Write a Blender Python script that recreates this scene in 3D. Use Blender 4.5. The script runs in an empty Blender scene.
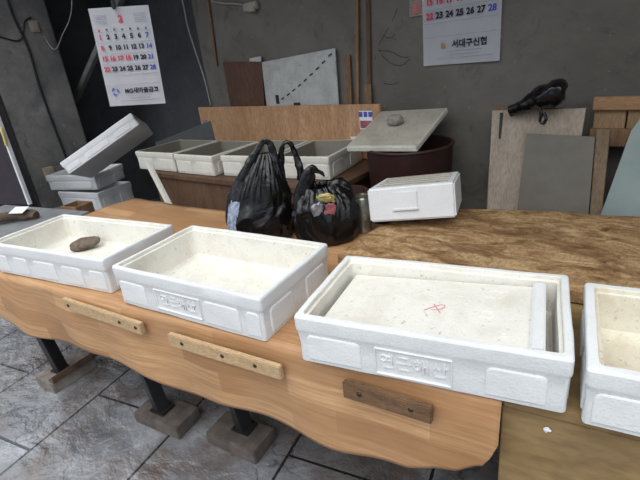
import bpy, bmesh, math, random
from mathutils import Vector, Matrix, Euler, noise
random.seed(7)
scn = bpy.context.scene
col = scn.collection
R = math.radians

# ---------------------------------------------------------------- camera
cam_data = bpy.data.cameras.new('camera')
cam = bpy.data.objects.new('camera', cam_data); col.objects.link(cam)
cam_data.sensor_fit = 'HORIZONTAL'; cam_data.sensor_width = 36.0
cam_data.lens = 454.0 / 640.0 * 36.0
CR = [[0.90090802, -0.07293962, 0.42783707], [0.4203616, 0.39191494, -0.81835127], [-0.10798551, 0.91710549, 0.38374033]]
cam.matrix_world = Matrix.Translation((0, 0, 1.42)) @ Matrix.Rotation(R(15), 4, 'Z') @ Matrix(CR).to_4x4()
cam_data.clip_start = 0.02
scn.camera = cam

# ---------------------------------------------------------------- sky, sun, exposure
world = bpy.data.worlds.new('overcast_sky'); scn.world = world; world.use_nodes = True
nt = world.node_tree; nt.nodes.clear()
w_out = nt.nodes.new('ShaderNodeOutputWorld'); w_bg = nt.nodes.new('ShaderNodeBackground')
w_tc = nt.nodes.new('ShaderNodeTexCoord'); w_sep = nt.nodes.new('ShaderNodeSeparateXYZ'); w_ramp = nt.nodes.new('ShaderNodeValToRGB')
nt.links.new(w_tc.outputs['Generated'], w_sep.inputs[0]); nt.links.new(w_sep.outputs['Z'], w_ramp.inputs[0])
w_ramp.color_ramp.elements[0].position = 0.0; w_ramp.color_ramp.elements[0].color = (0.10, 0.105, 0.11, 1)
w_ramp.color_ramp.elements[1].position = 0.75; w_ramp.color_ramp.elements[1].color = (0.90, 0.95, 1.0, 1)
e = w_ramp.color_ramp.elements.new(0.12); e.color = (0.30, 0.345, 0.42, 1)
nt.links.new(w_ramp.outputs[0], w_bg.inputs[0]); w_bg.inputs[1].default_value = 1.75
nt.links.new(w_bg.outputs[0], w_out.inputs[0])
sun_d = bpy.data.lights.new('sun', 'SUN'); sun_d.energy = 1.95; sun_d.angle = R(60); sun_d.color = (1.0, 0.97, 0.92)
sun = bpy.data.objects.new('sun', sun_d); col.objects.link(sun)
sun.rotation_euler = Vector((-0.22, 0.50, -0.95)).to_track_quat('-Z', 'Y').to_euler(); sun.location = (1, -2, 4)
scn.view_settings.view_transform = 'Standard'; scn.view_settings.look = 'None'
scn.view_settings.exposure = 0.0; scn.view_settings.gamma = 1.0; scn.view_settings.use_curve_mapping = False

# ---------------------------------------------------------------- helpers
def tag(o, label=None, cat=None, group=None, kind=None):
    if label: o['label'] = label
    if cat: o['category'] = cat
    if group: o['group'] = group
    if kind: o['kind'] = kind
    return o

def empty(name, loc=(0, 0, 0), rot=(0, 0, 0), label=None, cat=None, group=None):
    o = bpy.data.objects.new(name, None); col.objects.link(o)
    o.location = loc; o.rotation_euler = rot; o.empty_display_size = 0.05
    return tag(o, label, cat, group)

def obj(name, bm, mats, parent=None, smooth=35, recalc=True):
    if recalc: bmesh.ops.recalc_face_normals(bm, faces=bm.faces)
    me = bpy.data.meshes.new(name); bm.to_mesh(me); bm.free()
    if not isinstance(mats, (list, tuple)): mats = [mats]
    for m in mats: me.materials.append(m)
    if smooth:
        for p in me.polygons: p.use_smooth = True
        me.set_sharp_from_angle(angle=R(smooth))
    o = bpy.data.objects.new(name, me); col.objects.link(o)
    if parent: o.parent = parent
    return o

def copy_tree(o, parent=None):
    c = o.copy(); col.objects.link(c)
    if parent: c.parent = parent
    for ch in list(o.children): copy_tree(ch, c)
    return c

def box(bm, c, s, rot=None, bevel=0.0, mi=0, seg=2):
    """box centred c, full size s, optional rotation matrix / euler"""
    M = Matrix.Translation(c)
    if rot is not None: M = M @ (rot.to_4x4() if isinstance(rot, Matrix) else Euler(rot).to_matrix().to_4x4())
    r = bmesh.ops.create_cube(bm, size=1.0, matrix=M @ Matrix.Diagonal((s[0], s[1], s[2], 1)))
    vs = r['verts']; fs = list({f for v in vs for f in v.link_faces})
    for f in fs: f.material_index = mi
    if bevel:
        es = list({ed for v in vs for ed in v.link_edges})
        bmesh.ops.bevel(bm, geom=es, offset=bevel, segments=seg, affect='EDGES', material=-1)
    return vs

def quadslab(bm, pts, t, nrm=None, mi=0, bevel=0.0):
    """slab from 4+ coplanar points (front face) with thickness t away along nrm"""
    p = [Vector(q) for q in pts]
    n = Vector(nrm) if nrm is not None else (p[1] - p[0]).cross(p[2] - p[1]).normalized()
    a = [bm.verts.new(q) for q in p]; b = [bm.verts.new(q + n * t) for q in p]
    fs = [bm.faces.new(a), bm.faces.new(b[::-1])]
    for i in range(len(a)):
        j = (i + 1) % len(a); fs.append(bm.faces.new((a[j], a[i], b[i], b[j])))
    for f in fs: f.material_index = mi
    if bevel:
        es = list({ed for f in fs for ed in f.edges})
        bmesh.ops.bevel(bm, geom=es, offset=bevel, segments=2, affect='EDGES')

def tube(bm, pts, r, n=8, mi=0, flat=1.0, updir=None, cap=True, nz=0.0):
    """swept tube through pts; r number or list; flat squashes one axis"""
    pts = [Vector(p) for p in pts]; rings = []
    up = Vector(updir) if updir else Vector((0, 0, 1))
    for i, p in enumerate(pts):
        t = (pts[min(i + 1, len(pts) - 1)] - pts[max(i - 1, 0)]).normalized()
        a = t.cross(up)
        if a.length < 1e-3: a = t.cross(Vector((1, 0, 0)))
        a.normalize(); b = a.cross(t).normalized()
        if not updir: up = b
        rr = r[i] if isinstance(r, (list, tuple)) else r
        ring = []
        for k in range(n):
            th = 2 * math.pi * k / n
            q = p + a * math.cos(th) * rr + b * math.sin(th) * rr * flat
            if nz: q += noise.noise_vector(q * 40) * nz
            ring.append(bm.verts.new(q))
        rings.append(ring)
    for i in range(len(rings) - 1):
        for k in range(n):
            f = bm.faces.new((rings[i][k], rings[i][(k + 1) % n], rings[i + 1][(k + 1) % n], rings[i + 1][k])); f.material_index = mi
    if cap:
        bm.faces.new(rings[0][::-1]).material_index = mi; bm.faces.new(rings[-1]).material_index = mi

def smooth_path(pts, n=8):
    out = []; P = [Vector(p) for p in pts]
    for i in range(len(P) - 1):
        p0 = P[max(i - 1, 0)]; p1 = P[i]; p2 = P[i + 1]; p3 = P[min(i + 2, len(P) - 1)]
        for k in range(n):
            t = k / n
            out.append(0.5 * ((2 * p1) + (p2 - p0) * t + (2 * p0 - 5 * p1 + 4 * p2 - p3) * t * t + (3 * p1 - p0 - 3 * p2 + p3) * t ** 3))
    out.append(P[-1]); return out

def lathe(bm, prof, n=32, mi=0, c=(0, 0, 0), wob=0.0, cap=True):
    rings = []
    for (r, z) in prof:
        ring = []
        for k in range(n):
            th = 2 * math.pi * k / n
            v = Vector((r * math.cos(th), r * math.sin(th), z))
            if wob: v.xy *= 1 + wob * noise.noise(Vector((math.cos(th), math.sin(th), z * 4)))
            ring.append(bm.verts.new(v + Vector(c)))
        rings.append(ring)
    for i in range(len(rings) - 1):
        for k in range(n):
            bm.faces.new((rings[i][k], rings[i][(k + 1) % n], rings[i + 1][(k + 1) % n], rings[i + 1][k])).material_index = mi
    if cap:
        bm.faces.new(rings[0][::-1]).material_index = mi; bm.faces.new(rings[-1]).material_index = mi

def text_into(bm, s, size, M, mi=0, extrude=0.0, align='CENTER', bold=0.0):
    """flat lettering from Blender's own font, merged into bm through matrix M"""
    cu = bpy.data.curves.new('lettering', 'FONT'); cu.body = s; cu.size = size; cu.extrude = extrude
    cu.align_x = align; cu.align_y = 'CENTER'; cu.resolution_u = 2; cu.offset = bold
    to = bpy.data.objects.new('lettering', cu); col.objects.link(to)
    dg = bpy.context.evaluated_depsgraph_get(); me = bpy.data.meshes.new_from_object(to.evaluated_get(dg))
    me.transform(M); n0 = len(bm.faces); bm.from_mesh(me); bm.faces.ensure_lookup_table()
    for f in bm.faces[n0:]: f.material_index = mi
    col.objects.unlink(to); bpy.data.objects.remove(to); bpy.data.curves.remove(cu); bpy.data.meshes.remove(me)

# ---------------------------------------------------------------- materials
class NT:
    def __init__(s, name):
        s.m = bpy.data.materials.new(name); s.m.use_nodes = True; s.t = s.m.node_tree; s.N = s.t.nodes
        s.b = s.N['Principled BSDF']; s.tc = s.N.new('ShaderNodeTexCoord')
    def L(s, a, b): s.t.links.new(a, b)
    def map(s, scale=(1, 1, 1), rot=(0, 0, 0), src='Object', loc=(0, 0, 0)):
        n = s.N.new('ShaderNodeMapping'); n.inputs['Scale'].default_value = scale; n.inputs['Rotation'].default_value = rot; n.inputs['Location'].default_value = loc
        s.L(s.tc.outputs[src], n.inputs[0]); return n.outputs[0]
    def noise(s, v, scale, detail=4, rough=0.55, dist=0.0):
        n = s.N.new('ShaderNodeTexNoise'); n.inputs['Scale'].default_value = scale; n.inputs['Detail'].default_value = detail
        n.inputs['Roughness'].default_value = rough; n.inputs['Distortion'].default_value = dist
        s.L(v, n.inputs['Vector']); return n.outputs[0]
    def ramp(s, f, stops):
        n = s.N.new('ShaderNodeValToRGB'); els = n.color_ramp.elements
        while len(els) < len(stops): els.new(0.5)
        for el, (p, c) in zip(els, stops):
            el.position = p; el.color = (c, c, c, 1) if isinstance(c, (int, float)) else (*c, 1)
        s.L(f, n.inputs[0]); return n.outputs[0]
    def mix(s, f, a, b, mode='MIX'):
        n = s.N.new('ShaderNodeMix'); n.data_type = 'RGBA'; n.blend_type = mode
        for i, v in ((0, f), (6, a), (7, b)):
            if hasattr(v, 'links') or hasattr(v, 'is_linked'): s.L(v, n.inputs[i])
            else: n.inputs[i].default_value = v if i == 0 else (*v, 1)
        return n.outputs[2]
    def bump(s, h, st=0.3, d=0.01, prev=None):
        n = s.N.new('ShaderNodeBump'); n.inputs['Strength'].default_value = st; n.inputs['Distance'].default_value = d
        s.L(h, n.inputs['Height'])
        if prev: s.L(prev, n.inputs['Normal'])
        return n.outputs[0]
    def fin(s, color=None, rough=0.6, nrm=None, spec=0.4, metal=0.0):
        if color is not None:
            if hasattr(color, 'is_linked'): s.L(color, s.b.inputs['Base Color'])
            else: s.b.inputs['Base Color'].default_value = (*color, 1)
        if hasattr(rough, 'is_linked'): s.L(rough, s.b.inputs['Roughness'])
        else: s.b.inputs['Roughness'].default_value = rough
        if nrm is not None: s.L(nrm, s.b.inputs['Normal'])
        s.b.inputs['Specular IOR Level'].default_value = spec; s.b.inputs['Metallic'].default_value = metal
        return s.m

def plain(name, c, rough=0.6, spec=0.4, metal=0.0, var=0.12, scale=14, bump=0.15):
    n = NT(name); v = n.map()
    f = n.noise(v, scale); c2 = tuple(x * (1 - var) for x in c); c3 = tuple(min(1, x * (1 + var)) for x in c)
    colr = n.ramp(f, [(0.3, c2), (0.7, c3)])
    return n.fin(colr, rough, n.bump(n.noise(v, scale * 6), bump, 0.003), spec, metal)

def foam(name, base, stain, amt=0.5, bead=170, rough=0.62, seed=0.0):
    n = NT(name); v = n.map(loc=(seed, seed * .7, 0))
    big = n.noise(v, 7, 6, 0.7, 0.6); sml = n.noise(v, 60, 3, 0.7)
    m1 = n.ramp(big, [(0.56 - 0.16 * amt, 0.0), (0.72, 1.0)]); m2 = n.ramp(sml, [(0.66 - 0.06 * amt, 0.0), (0.70, 1.0)])
    c = n.mix(n.ramp(n.noise(v, 3), [(0.3, 0.0), (0.7, 1.0)]), base, tuple(x * 0.95 for x in base))
    c = n.mix(m1, c, tuple(b * (1 - .45 * amt) + s_ * .45 * amt for b, s_ in zip(base, stain)))
    c = n.mix(m2, c, tuple(b * (1 - .8 * amt) + s_ * .8 * amt for b, s_ in zip(base, stain)))
    vo = n.N.new('ShaderNodeTexVoronoi'); vo.inputs['Scale'].default_value = bead; n.L(v, vo.inputs['Vector'])
    c = n.mix(n.ramp(n.noise(v, 190, 2, 0.5), [(0.60, 0.0), (0.66, 0.35)]), c, tuple(x * 0.72 for x in base))
    b1 = n.bump(vo.outputs[0], 0.3, 0.0015); b2 = n.bump(n.noise(v, 22, 5), 0.35, 0.006, b1)
    return n.fin(c, rough, b2, 0.35)

def wood(name, c1, c2, axis=0, sc=6, stretch=9, rough=0.6, spec=0.3, bump=0.25, dark=None, seed=0.0):
    n = NT(name); s_ = [sc * stretch] * 3; s_[axis] = sc
    v = n.map(tuple(x / 6 for x in s_), loc=(seed, seed, seed)); f = n.noise(v, 3.0, 8, 0.62, 0.9)
    c = n.ramp(f, [(0.28, c1), (0.72, c2)])
    fine = n.noise(n.map(tuple(x * 3 for x in s_)), 2.0, 3)
    c = n.mix(n.ramp(fine, [(0.35, 0.55), (0.6, 0.0)]), c, tuple(x * 0.6 for x in c1))
    if dark:
        c = n.mix(n.ramp(n.noise(n.map(), 3.5, 5, 0.7, 0.5), [(0.5, 0.0), (0.68, 0.8)]), c, dark)
    return n.fin(c, rough, n.bump(fine, bump, 0.004), spec)

M = {}
M['foam'] = foam('white_foam', (0.74, 0.755, 0.76), (0.30, 0.25, 0.17), 0.25)
M['foam_in'] = foam('white_foam_inside', (0.78, 0.765, 0.70), (0.30, 0.20, 0.09), 0.62, seed=3.1)
M['foam_dirty'] = foam('dirty_foam', (0.68, 0.67, 0.60), (0.22, 0.18, 0.12), 0.5, seed=1.7)
M['foam_shaded_in'] = foam('dirty_shaded_foam_inside', (0.25, 0.23, 0.19), (0.14, 0.11, 0.08), 0.7, seed=5.7)  # stained, and base darkened to paint in the shade of the inner walls
M['foam_grey'] = foam('grey_foam', (0.66, 0.67, 0.68), (0.26, 0.25, 0.24), 0.4, seed=2.3)
M['foam_brown_in'] = foam('stained_foam_inside', (0.74, 0.71, 0.60), (0.36, 0.20, 0.07), 0.85, seed=8.2)
M['lid'] = foam('foam_lid_dusty', (0.46, 0.43, 0.36), (0.14, 0.12, 0.09), 0.95, seed=4.1)
M['board_foam'] = foam('foam_board_grimy', (0.50, 0.51, 0.50), (0.10, 0.10, 0.10), 0.9, seed=6.0)
M['black'] = plain('black_paint', (0.018, 0.018, 0.02), 0.45, 0.4)
M['paper'] = plain('paper', (0.80, 0.81, 0.86), 0.7, 0.2, var=0.03, bump=0.05)
M['ink'] = plain('black_ink', (0.03, 0.03, 0.045), 0.6, 0.2)
M['ink_grey'] = plain('grey_ink', (0.42, 0.43, 0.50), 0.6, 0.2)
M['ink_red'] = plain('red_ink', (0.62, 0.07, 0.10), 0.6, 0.2)
M['ink_blue'] = plain('blue_ink', (0.09, 0.12, 0.42), 0.6, 0.2)
M['nail'] = plain('nail', (0.05, 0.035, 0.03), 0.5, 0.5, 0.6)
M['batten'] = wood('batten_pine', (0.42, 0.28, 0.15), (0.62, 0.45, 0.27), 0, 9, 6, 0.75)
M['batten_dark'] = wood('batten_weathered', (0.10, 0.055, 0.03), (0.26, 0.15, 0.08), 0, 9, 6, 0.75)
M['ply'] = wood('plywood_pale', (0.34, 0.28, 0.22), (0.47, 0.40, 0.33), 2, 4, 7, 0.75, 0.2, 0.1)
M['ply_brown'] = wood('plywood_brown', (0.16, 0.10, 0.06), (0.26, 0.17, 0.10), 2, 4, 7, 0.75, 0.2, 0.1)
M['orange_wood'] = wood('orange_wood', (0.30, 0.16, 0.08), (0.46, 0.28, 0.15), 0, 5, 8, 0.6)
M['stick'] = wood('old_stick', (0.16, 0.09, 0.05), (0.33, 0.20, 0.11), 2, 5, 8, 0.7)
M['post'] = wood('weathered_post', (0.17, 0.12, 0.08), (0.30, 0.22, 0.14), 2, 5, 8, 0.8)
M['bench'] = wood('dark_bench_wood', (0.085, 0.045, 0.025), (0.17, 0.095, 0.055), 2, 4, 6, 0.55)
M['panel'] = wood('laminate_panel', (0.42, 0.225, 0.115), (0.66, 0.41, 0.235), 2, 5, 5, 0.42, 0.4, 0.08)
M['board_red'] = wood('reddish_board', (0.09, 0.045, 0.03), (0.14, 0.07, 0.05), 2, 3, 4, 0.6)
M['hardboard'] = plain('hardboard_grey', (0.16, 0.145, 0.12), 0.45, 0.4, var=0.08)
M['tub'] = plain('maroon_rubber', (0.033, 0.013, 0.011), 0.5, 0.35, var=0.2)
M['tubrim'] = plain('maroon_rubber_rim', (0.04, 0.016, 0.013), 0.45, 0.4, var=0.2)
M['mark'] = plain('pink_marker', (0.62, 0.22, 0.28), 0.6)
M['print'] = plain('pale_blue_patch', (0.25, 0.29, 0.38), 0.25, 0.5, var=0.6, scale=60)  # pale blue tone for a patch on the tall bag
M['slat'] = wood('golden_slat', (0.24, 0.15, 0.08), (0.42, 0.28, 0.16), 2, 5, 8, 0.7)
M['hardboard_dark'] = plain('charcoal_scuff', (0.05, 0.048, 0.045), 0.8, 0.1)
M['stone'] = plain('brown_stone', (0.15, 0.115, 0.09), 0.8, 0.25, var=0.4, scale=50, bump=0.7)
M['stone_pale'] = plain('pale_stone', (0.27, 0.25, 0.22), 0.85, 0.2, var=0.3, scale=40, bump=0.6)
M['brick'] = plain('concrete_brick', (0.095, 0.078, 0.068), 0.7, 0.3, var=0.35, scale=18, bump=0.5)
M['brick_pale'] = plain('pale_brick', (0.19, 0.165, 0.145), 0.75, 0.3, var=0.35, scale=18, bump=0.5)
M['metal_dark'] = plain('dark_steel', (0.03, 0.03, 0.032), 0.4, 0.5, 0.5)
M['cord'] = plain('pale_cord', (0.34, 0.33, 0.29), 0.6)
M['beige'] = plain('beige_plastic', (0.36, 0.32, 0.25), 0.5)
M['pot_metal'] = plain('counter_metal', (0.26, 0.27, 0.28), 0.4, 0.5, 0.2, var=0.2)
M['cloth_brown'] = plain('brown_cloth', (0.11, 0.085, 0.06), 0.85, 0.1, var=0.35, bump=0.6)
M['purple'] = plain('dark_panel', (0.035, 0.028, 0.036), 0.5, 0.4, var=0.15)
M['white_trim'] = plain('white_trim', (0.72, 0.74, 0.74), 0.5)
M['yellow'] = plain('yellow_plastic', (0.62, 0.48, 0.16), 0.5)
M['pink'] = plain('pink_wrapper', (0.36, 0.12, 0.14), 0.35, 0.5, var=0.4, scale=40)
M['wrap_y'] = plain('yellow_wrapper', (0.42, 0.36, 0.14), 0.35, 0.5, var=0.4, scale=40)
M['wrap_w'] = plain('silver_wrapper', (0.28, 0.28, 0.31), 0.3, 0.5, var=0.5, scale=30)
M['grey_paint'] = plain('grey_slab', (0.10, 0.105, 0.11), 0.6)
M['rust'] = plain('rusty_steel', (0.12, 0.07, 0.05), 0.6, 0.4, 0.3, var=0.4)

def m_bag():
    n = NT('black_polythene'); v = n.map()
    a = n.noise(v, 14, 5, 0.6, 1.2); b = n.noise(n.map((1, 1, 0.35)), 45, 3, 0.6, 0.8)
    return n.fin((0.006, 0.006, 0.0065), 0.17, n.bump(b, 0.22, 0.004, n.bump(a, 0.35, 0.012)), 0.42)
M['bag'] = m_bag()

def m_glass():
    n = NT('greenish_glass'); n.b.inputs['Transmission Weight'].default_value = 0.35; n.b.inputs['IOR'].default_value = 1.45
    n.b.inputs['Alpha'].default_value = 0.95
    v = n.map(); c = n.ramp(n.noise(v, 5), [(0.3, (0.33, 0.41, 0.39)), (0.7, (0.44, 0.52, 0.50))])
    return n.fin(c, 0.22, None, 0.6)
M['glass'] = m_glass()
def m_glass2():
    n = NT('can_metal'); v = n.map((1, 1, 1)); c = n.ramp(n.noise(v, 25), [(0.35, (0.20, 0.19, 0.15)), (0.65, (0.40, 0.40, 0.36))])
    return n.fin(c, 0.25, n.bump(n.noise(v, 40), 0.2, 0.004), 0.5, 0.75)
M['can'] = m_glass2()

def m_vinyl():
    """oak parquet print: staves running along U"""
    n = NT('oak_print_vinyl'); uv = n.map((1, 1, 1), src='UV')
    br = n.N.new('ShaderNodeTexBrick'); n.L(uv, br.inputs['Vector'])
    br.inputs['Scale'].default_value = 1.0; br.inputs['Brick Width'].default_value = 0.42; br.inputs['Row Height'].default_value = 0.075
    br.inputs['Mortar Size'].default_value = 0.0014; br.inputs['Mortar Smooth'].default_value = 0.3
    br.inputs['Color1'].default_value = (0.0, 0, 0, 1); br.inputs['Color2'].default_value = (1, 1, 1, 1); br.inputs['Mortar'].default_value = (0.3, 0.3, 0.3, 1)
    br.offset = 0.37
    tone = n.ramp(br.outputs[0], [(0.0, (0.38, 0.198, 0.088)), (1.0, (0.60, 0.355, 0.18))])
    g = n.noise(n.map((1.3, 30, 30), src='UV'), 3.0, 9, 0.7, 0.15)
    c = n.mix(n.ramp(g, [(0.40, 0.6), (0.60, 0.0)]), tone, (0.27, 0.14, 0.065))
    c = n.mix(n.ramp(n.noise(n.map((1, 1, 1), src='UV'), 2.3, 4), [(0.45, 0.0), (0.75, 0.22)]), c, (0.66, 0.44, 0.26))
    b = n.bump(n.noise(n.map((1, 1, 1), src='UV'), 9, 3), 0.25, 0.01)
    return n.fin(c, 0.42, b, 0.3)
M['vinyl'] = m_vinyl()

def m_slabwood():
    n = NT('rough_sawn_timber'); v = n.map((2.2, 5, 5), rot=(0, 0, R(-8))); f = n.noise(v, 3.6, 10, 0.75, 1.0)
    c = n.ramp(f, [(0.36, (0.12, 0.062, 0.028)), (0.48, (0.33, 0.205, 0.10)), (0.64, (0.58, 0.41, 0.23))])
    hair = n.noise(n.map((7, 3, 3), rot=(0, 0, R(55))), 12, 5, 0.7, 0.3)
    c = n.mix(n.ramp(hair, [(0.38, 0.55), (0.52, 0.0)]), c, (0.22, 0.13, 0.065))
    c = n.mix(n.ramp(n.noise(n.map((1, 2.5, 1)), 3.0, 6, 0.7, 0.4), [(0.50, 0.0), (0.64, 0.75)]), c, (0.15, 0.078, 0.038))
    return n.fin(c, 0.85, n.bump(hair, 0.6, 0.006, n.bump(f, 0.5, 0.012)), 0.05)
M['slab'] = m_slabwood()

def m_wall(name, a, b, s=1.6, st=(0.03, 0.03, 0.03)):
    n = NT(name); v = n.map()
    c = n.ramp(n.noise(v, s, 6, 0.65, 0.4), [(0.3, a), (0.7, b)])
    c = n.mix(n.ramp(n.noise(v, 7, 8, 0.75, 0.8), [(0.55, 0.0), (0.72, 0.5)]), c, st)
    c = n.mix(n.ramp(n.noise(v, 28, 3, 0.6), [(0.68, 0.0), (0.74, 0.35)]), c, tuple(min(1, x * 2.2) for x in b))
    return n.fin(c, 0.85, n.bump(n.noise(v, 30, 6), 0.3, 0.01, n.bump(n.noise(v, 4, 4), 0.4, 0.03)), 0.2)
M['wall'] = m_wall('plaster_dark_grey', (0.115, 0.107, 0.094), (0.19, 0.176, 0.156))
M['wall_recess'] = m_wall('dark_bluish_wall', (0.06, 0.062, 0.07), (0.11, 0.113, 0.122))  # bluish grey, darker than the back wall
M['pillar'] = m_wall('pillar_cement', (0.11, 0.11, 0.112), (0.26, 0.25, 0.24), 3.0)
M['ceiling'] = m_wall('ceiling_board', (0.10, 0.10, 0.10), (0.15, 0.15, 0.15))

def m_floor():
    n = NT('slate_pavers'); v = n.map(rot=(0, 0, R(-15)))     # rotated to the joint grid
    sw = n.N.new('ShaderNodeSeparateXYZ'); n.L(v, sw.inputs[0])
    cb = n.N.new('ShaderNodeCombineXYZ')                        # x <- b axis, y <- a axis
    n.L(sw.outputs[1], cb.inputs[0]); n.L(sw.outputs[0], cb.inputs[1])
    ad = n.N.new('ShaderNodeVectorMath'); ad.inputs[1].default_value = (3.492, 3.98, 0); n.L(cb.outputs[0], ad.inputs[0])
    br = n.N.new('ShaderNodeTexBrick'); n.L(ad.outputs[0], br.inputs['Vector'])
    br.inputs['Scale'].default_value = 1.0; br.inputs['Brick Width'].default_value = 0.70; br.inputs['Row Height'].default_value = 0.53
    br.inputs['Mortar Size'].default_value = 0.006; br.inputs['Mortar Smooth'].default_value = 0.35; br.offset = 0.5
    br.inputs['Color1'].default_value = (0.0, 0, 0, 1); br.inputs['Color2'].default_value = (1, 1, 1, 1)
    vo = n.map()
    f = n.noise(vo, 3.0, 8, 0.60, 0.15)
    c = n.ramp(f, [(0.32, (0.085, 0.088, 0.097)), (0.50, (0.17, 0.175, 0.19)), (0.66, (0.33, 0.34, 0.36))])
    c = n.mix(n.ramp(br.outputs[0], [(0.0, 0.0), (1.0, 0.3)]), c, (0.11, 0.11, 0.115))
    c = n.mix(n.ramp(n.noise(n.map(loc=(2, 1, 0)), 2.4, 7, 0.7), [(0.46, 0.0), (0.62, 0.7)]), c, (0.105, 0.070, 0.050))
    c = n.mix(n.ramp(n.noise(n.map((1, 1.4, 1), rot=(0, 0, R(40)), loc=(5, 0, 0)), 2.2, 4, 0.5, 0.3), [(0.492, 0.0), (0.50, 0.8), (0.508, 0.0)]), c, (0.04, 0.04, 0.045))
    c = n.mix(br.outputs['Fac'], c, (0.015, 0.015, 0.016))
    rid = n.noise(vo, 5.5, 7, 0.55, 0.25); rid2 = n.noise(vo, 40, 5, 0.6, 0.2)
    inv = n.ramp(br.outputs['Fac'], [(0.0, 1.0), (1.0, 0.0)])
    b = n.bump(rid, 0.75, 0.045); b = n.bump(rid2, 0.35, 0.006, b); b = n.bump(inv, 1.0, 0.01, b)
    rg = n.ramp(n.noise(vo, 6, 4), [(0.35, 0.20), (0.7, 0.42)])
    n.b.inputs['Coat Weight'].default_value = 0.7; n.b.inputs['Coat Roughness'].default_value = 0.22; n.L(b, n.b.inputs['Coat Normal'])
    return n.fin(c, rg, b, 0.9)
M['floor'] = m_floor()
M['cover2'] = wood('beige_lino', (0.25, 0.165, 0.075), (0.34, 0.235, 0.115), 0, 2, 3, 0.6, 0.12, 0.05, dark=(0.17, 0.11, 0.06))

# ---------------------------------------------------------------- room
def struct(name, bm, m, **k):
    o = obj(name, bm, m, **k); o['kind'] = 'structure'; return o
bm = bmesh.new(); box(bm, (-1.6, 0.2, -0.05), (8.0, 5.2, 0.1)); struct('floor', bm, M['floor'])
bm = bmesh.new(); box(bm, (-0.9, 2.47, 1.35), (4.7, 0.14, 2.7)); struct('wall_back', bm, M['wall'])
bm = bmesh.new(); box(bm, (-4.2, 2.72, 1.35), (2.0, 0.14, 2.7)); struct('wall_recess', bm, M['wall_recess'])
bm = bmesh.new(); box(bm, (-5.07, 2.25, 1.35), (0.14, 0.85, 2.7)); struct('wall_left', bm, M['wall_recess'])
bm = bmesh.new(); box(bm, (-4.82, 1.57, 1.35), (0.6, 0.56, 2.7), bevel=0.012); struct('wall_pillar', bm, M['pillar'])
bm = bmesh.new(); box(bm, (1.47, 1.75, 1.35), (0.14, 1.6, 2.7)); struct('wall_right', bm, M['wall'])
bm = bmesh.new(); box(bm, (-1.8, 1.90, 2.75), (6.8, 1.8, 0.1)); struct('ceiling', bm, M['ceiling'])
bm = bmesh.new()
box(bm, (-4.60, 0.99, 1.1), (0.06, 0.56, 2.2)); box(bm, (-4.55, 1.24, 1.1), (0.05, 0.05, 2.2)); box(bm, (-4.56, 0.99, 0.4), (0.03, 0.42, 0.5), bevel=0.005)
struct('door_1', bm, M['purple'])

# ---------------------------------------------------------------- foam crate builder
def rring(hw, hd, r, z, ns=14, nc=4):
    """rounded rectangle, counter-clockwise, with extra points on the straights"""
    pts = []
    for (cx, cy, a0) in ((hw - r, hd - r, 0), (-hw + r, hd - r, 90), (-hw + r, -hd + r, 180), (hw - r, -hd + r, 270)):
        for k in range(nc + 1):
            a = R(a0 + 90 * k / nc); pts.append(Vector((cx + r * math.cos(a), cy + r * math.sin(a), z)))
        nxt = {0: (-(hw - r), hd, 0), 90: (-hw, -(hd - r), 0), 180: (hw - r, -hd, 0), 270: (hw, hd - r, 0)}[a0]
        p = pts[-1]; q = Vector((nxt[0], nxt[1], z))
        for k in range(1, ns): pts.append(p.lerp(q, k / ns))
    return pts

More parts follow.
